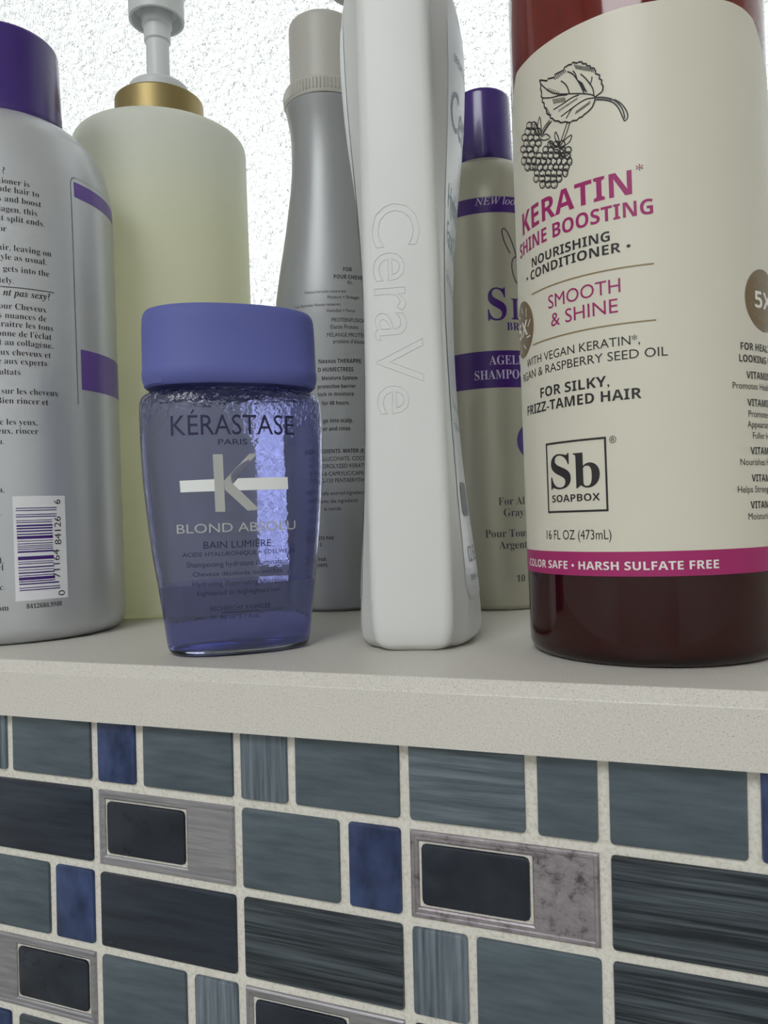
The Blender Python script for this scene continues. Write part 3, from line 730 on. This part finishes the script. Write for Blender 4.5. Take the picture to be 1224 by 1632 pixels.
# two bronze medallions
a = sa.uv(*c5(122, 755)); P.disc(a[0] - 9.8, a[1], 9.8, M['brown'], OFF)
for i in range(9):
    aa = 2 * math.pi * i / 9; P.stroke_uv([(a[0] - 9.8 + 5.5 * math.cos(aa), a[1] + 5.5 * math.sin(aa)), (a[0] - 9.8 + 8 * math.cos(aa + .25), a[1] + 8 * math.sin(aa + .25))], 0.5, M['white'], OFF + .08)
Vg, Fg, wg = glyphs('5X', 'sb'); P.add([(a[0] - 15.5 + g.x * 11 / wg, a[1] - 2.6 + g.y * 5.2) for g in Vg], Fg, M['white'], OFF + .08)
b = sa.uv(*c5(1112, 632)); ub = b[0] + 9.8; P.disc(ub, b[1], 9.8, M['brown'], OFF)
Vg, Fg, wg = glyphs('5X', 'sb'); P.add([(ub - 5.2 + g.x * 10.5 / wg, b[1] - 2.6 + g.y * 5.2) for g in Vg], Fg, M['white'], OFF + .08)
for wd, r_, a0, a1 in (('COMPLEX', 6.6, 195, 345), ('VITAMIN', 6.4, 165, 15)):
    for i, ch in enumerate(wd):
        aa = math.radians(a0 + (a1 - a0) * i / (len(wd) - 1)); Vg, Fg, wg = glyphs(ch, 'sans'); ro = aa - math.pi / 2 if a0 < a1 and False else (aa + math.pi / 2 if a0 < a1 else aa - math.pi / 2)
        cx, cy = ub + r_ * math.cos(aa), b[1] + r_ * math.sin(aa); c, s = math.cos(ro), math.sin(ro)
        P.add([(cx + ((g.x - wg / 2) * c - (g.y - .5) * s) * 1.6, cy + ((g.x - wg / 2) * s + (g.y - .5) * c) * 1.6) for g in Vg], Fg, M['gold'], OFF + .08)
P.build('label_print', lab)
# raspberry drawing in black line
P = Print(sa); LW = 1.5
def st_(pts, wd=LW, sm=3): P.stroke([c4(*p) for p in (smooth_prof(pts, sm) if sm > 1 else pts)], wd * 1.4, M['black'], OFF)
leaf = [(150, 378), (185, 382), (190, 372), (218, 366), (222, 352), (262, 332), (266, 320), (288, 306), (300, 305), (305, 295), (326, 299), (332, 294), (348, 293), (352, 302), (368, 302), (372, 312), (386, 312), (390, 322), (404, 322), (412, 336),
        (412, 348), (432, 356), (430, 372), (442, 380), (440, 396), (448, 408), (446, 428), (438, 438), (412, 458), (408, 480), (398, 505), (385, 520), (372, 532), (360, 540), (350, 552), (336, 556), (325, 568), (305, 570), (292, 580), (270, 575), (250, 580),
        (240, 572), (220, 570), (212, 560), (200, 556), (200, 545), (184, 536), (182, 515), (172, 505), (172, 488), (162, 480), (165, 465), (158, 455), (160, 435), (154, 420), (157, 400), (150, 378)]
st_(leaf, 1.8, 1)
for v_ in ([(412, 458), (395, 448), (370, 444), (330, 442), (290, 443), (240, 444), (205, 436), (175, 415), (158, 398)], [(290, 443), (282, 415), (268, 395), (250, 382)], [(360, 445), (345, 410), (325, 375), (305, 350), (280, 338)],
           [(325, 375), (318, 350), (306, 335)], [(405, 450), (400, 420), (385, 395), (365, 370), (342, 350)], [(388, 398), (394, 380), (396, 362)], [(410, 462), (370, 468), (330, 490), (290, 520), (250, 550)],
           [(335, 448), (300, 462), (260, 490), (215, 518)], [(280, 448), (240, 452), (200, 462), (165, 462)], [(330, 490), (300, 515), (275, 560)]): st_(v_, 1.4)
def hatch(x0, y0, dx, dy, n, lx, ly, wd=0.9):
    for i in range(n): st_([(x0 + dx * i, y0 + dy * i), (x0 + dx * i + lx, y0 + dy * i + ly)], wd, 1)
hatch(312, 305, 8, 1.5, 11, 12, 22); hatch(218, 362, 7, -5, 8, 6, 16); hatch(195, 415, 8, 3, 7, -10, 16); hatch(330, 380, 3, 6, 8, 22, 14); hatch(212, 468, 6, -1, 10, 6, 22)
hatch(240, 528, 9, -6, 10, 6, -14); hatch(318, 540, 7, -5, 10, 6, -18); hatch(176, 512, 4, 7, 6, 10, -4)
st_([(412, 462), (440, 460), (480, 466), (515, 485), (540, 520), (550, 560)], 1.5); st_([(414, 472), (445, 472), (480, 478), (505, 492), (525, 520), (545, 566), (552, 570), (564, 552), (555, 520), (530, 488), (500, 470)], 1.5)
hatch(420, 460, 7, 0.6, 10, 2, 12)
st_([(198, 566), (175, 595), (158, 628)], 1.3); st_([(208, 570), (186, 600), (166, 634)], 1.3); st_([(280, 580), (264, 625), (246, 680)], 1.3); st_([(291, 582), (276, 630), (252, 684)], 1.3)
for lf in ([(158, 640), (140, 610), (150, 550), (158, 600), (160, 640)], [(150, 650), (125, 600), (130, 585), (150, 625)], [(160, 640), (180, 600), (200, 575)], [(158, 648), (180, 632), (200, 650), (170, 662), (150, 652)],
           [(240, 690), (222, 650), (225, 622), (240, 655), (244, 690)], [(244, 692), (268, 660), (300, 637), (290, 670), (250, 698)], [(240, 694), (210, 680), (196, 672), (215, 705), (240, 705)], [(244, 700), (268, 712), (286, 728), (262, 738), (246, 720)], [(238, 705), (248, 735), (270, 745), (240, 726)]): st_(lf, 1.3)
rb = random.Random(5)
def berry(cx, cy, rx, ry, tilt, rws, skip):
    for j in range(rws):
        fy = -1 + 2 * (j + 0.5) / rws; wv = math.sqrt(max(0, 1 - fy * fy)); nn = max(2, int(round(rx * 2 * wv / 25)))
        for i in range(nn):
            fx = (-1 + 2 * (i + 0.5 + (0.25 if j % 2 else -0.1)) / nn) * wv
            x = cx + fx * rx + tilt * fy * ry; y = cy + fy * ry
            if skip(x, y): continue
            r1, r2 = 14 + rb.uniform(-2, 1.5), 17 + rb.uniform(-2, 2)
            st_([(x + r1 * math.cos(k * math.pi / 4), y + r2 * math.sin(k * math.pi / 4)) for k in range(9)], 1.5, 2)
            st_([(x + r1 * .55 * math.cos(k), y + r2 * .55 * math.sin(k)) for k in (0.2, .9, 1.6)], 0.9, 2)
berry(108, 690, 44, 110, -.08, 8, lambda x, y: (x > 135 and y > 690) or x < 66)
berry(208, 775, 86, 108, -.25, 8, lambda x, y: False)
P.build('raspberry_drawing', lab)

# ================================================================== small blue-violet shampoo bottle (oval, clear)
QC = (101.3, 35.3); QZ = math.radians(38)
m = M['blue_pet'] = pm('clear_violet_plastic', (194, 197, 234), 0.03, trans=1.0, ior=1.35)
a = noise(m, 420, 2, 0.5); mk1 = N(m, 'ShaderNodeTexCoord'); mk2 = N(m, 'ShaderNodeSeparateXYZ'); mk3 = N(m, 'ShaderNodeMapRange'); mk4 = N(m, 'ShaderNodeMath', operation='MULTIPLY')
L(m, mk1.outputs['Object'], mk2.inputs[0]); L(m, mk2.outputs['Z'], mk3.inputs[0]); mk3.inputs[1].default_value = 80 * K; mk3.inputs[2].default_value = 92 * K; mk3.inputs[3].default_value = 0.06
L(m, a.outputs[0], mk4.inputs[0]); L(m, mk3.outputs[0], mk4.inputs[1]); bump(m, mk4.outputs[0], 0.55, 0.0012)   # droplets left on the wall near the neck
M['shampoo'] = pm('violet_shampoo', (206, 208, 232), 0.02, trans=1.0, ior=1.14)
M['blue_cap'] = pm('matte_violet_cap', (88, 94, 158), 0.6)
t = thing('travel_shampoo_bottle', 'small clear violet shampoo bottle with matte violet cap', 'bottle', (*QC, 0), QZ)
body = smooth_prof([(0.05, 24.5, 14.5), (0.8, 26.0, 16.0), (2.5, 27.0, 17.0), (6, 27.6, 17.4), (15, 28.6, 17.8), (27, 30.2, 18.4), (40, 32.0, 19.0), (62, 34.0, 19.8), (78, 34.7, 20.2), (90, 34.8, 20.4)], 5) + \
       smooth_prof([(94, 34.7, 20.3), (96.5, 34.0, 19.7), (98.2, 32.4, 18.6), (99, 30, 17), (99.2, 26, 15), (99.4, 22, 14.5), (100, 20.5, 14.5), (104, 20.5, 14.5), (112, 20.5, 14.5)], 3)
SEGN = 112; nE = 2.25
Vo, Fo = loft([(z, a, b, nE) for z, a, b in body], SEGN, cap1=False)
TW = 1.1
inner = [(max(z, 0) + (2.2 if i == 0 else 0), a - TW, b - TW) for i, (z, a, b) in enumerate(body) if i == 0 or z > 2.4]
inner = [(z if z < 90 else z - 0.9 if z < 99.6 else z, a, b) for z, a, b in inner]
Vi, Fi = loft([(z, a, b, nE) for z, a, b in inner], SEGN, cap1=False)
Fi = [tuple(reversed(f)) for f in Fi]
V, F = join((Vo, Fo), (Vi, Fi)); no = len(Vo) - SEGN; ni = len(V) - SEGN
F += [(no + i, no + (i + 1) % SEGN, ni + (i + 1) % SEGN, ni + i) for i in range(SEGN)]
mk('body', V, F, M['blue_pet'], t, angle=60)
sk = Surface((*QC, 0), QZ, Vo, Fo, 'front')
LV = 26.5
lq = [(z, a + 0.15, b + 0.15) for z, a, b in inner if z < LV]; za, aa_, ba_ = lq[-1]; lq.append((LV, aa_, ba_)); lq[0] = (lq[0][0] - .1, lq[0][1], lq[0][2])
V, F = loft([(z, a, b, nE) for z, a, b in lq], SEGN); mk('liquid', V, F, M['shampoo'], t, angle=60)
capr = [(100.4, 31.6, 18.4), (101.2, 32.6, 19.2), (103.5, 33.2, 19.7), (104.2, 33.4, 19.9), (107, 33.4, 19.9), (107.3, 33.2, 19.7), (122, 33.0, 19.5), (126.5, 32.8, 19.3)]
capr += [(128.2, 32.4, 18.9), (129.4, 31.6, 18.2), (130.0, 30, 16.8), (130.2, 26, 14)]
V, F = loft([(z, a, b, nE) for z, a, b in capr], SEGN); mk('cap', V, F, M['blue_cap'], t, angle=35)
P = Print(sk)
def k4(x, y): return (220 + x / 3.948, 480 + y / 3.948)
def k5(x, y): return (220 + x / 3.948, 770 + y / 3.948)
for tx, st, A, Bq, h, mt in (('KÉRASTASE', 'sans', k4(208, 853), k4(982, 838), 31, 'navy'), ('PARIS', 'sans', k4(505, 905), k4(688, 900), 9, 'navy'), ('BLOND ABSOLU', 'sans', k5(245, 318), k5(990, 290), 14, 'silver'),
                             ('BAIN LUMIÈRE', 'sans', k5(413, 413), k5(838, 395), 11, 'navy'), ('ACIDE HYALURONIQUE + EDELWEISS', 'sans', k5(280, 468), k5(985, 432), 6.5, 'navy'), ('Shampooing hydratant illuminateur', 'sans', k5(307, 530), k5(948, 503), 8, 'navy'),
                             ('Cheveux décolorés ou méchés', 'sans', k5(345, 587), k5(908, 562), 7, 'navy'), ('Hydrating illuminating shampoo', 'sans', k5(345, 648), k5(930, 620), 7, 'navy'), ('Lightened or highlighted hair', 'sans', k5(375, 705), k5(903, 680), 7, 'navy'),
                             ('RECHERCHE AVANCÉE', 'sans', k5(455, 803), k5(833, 783), 7, 'navy'), ('80 ml  2.7 fl.oz.', 'sans', k5(520, 855), k5(770, 845), 6, 'navy')):
    P.text(tx, st, A, Bq, h, M[mt], off=0.1)
P.stroke([k5(525, 812), k5(765, 802)], 1.3, M['navy'], 0.1, True)
y5 = 290 * 3.948
def rect_grid(c4_, m_):                         # quad in crop pixels, split so that it follows the curve
    n = 10; A, Bq, C_, D_ = [Vector(q) for q in c4_]
    for i in range(n):
        f0, f1 = i / n, (i + 1) / n
        P.poly([k4(*A.lerp(Bq, f0)), k4(*A.lerp(Bq, f1)), k4(*D_.lerp(C_, f1)), k4(*D_.lerp(C_, f0))], m_, 0.12)
rect_grid([(262, 1130), (480, 1120), (482, 1195), (268, 1203)], M['brightsilver']); rect_grid([(628, 1114), (940, 1107), (944, 1182), (640, 1190)], M['brightsilver']); P.poly([k4(598, 1150), k4(640, 1190), k4(628, 1114)], M['brightsilver'], 0.12)
P.poly([k4(470, 963), k4(532, 963), k4(549, 1325), k4(487, 1325)], M['silver'], 0.16)
P.poly([k4(700, 960), k4(748, 960), k4(590, 1140), k4(545, 1185), k4(540, 1130)], M['silver'], 0.14); P.poly([k4(590, 1140), k4(766, 1312), k4(690, 1318), k4(545, 1185)], M['silver'], 0.14)
P.build('printed_text', t)
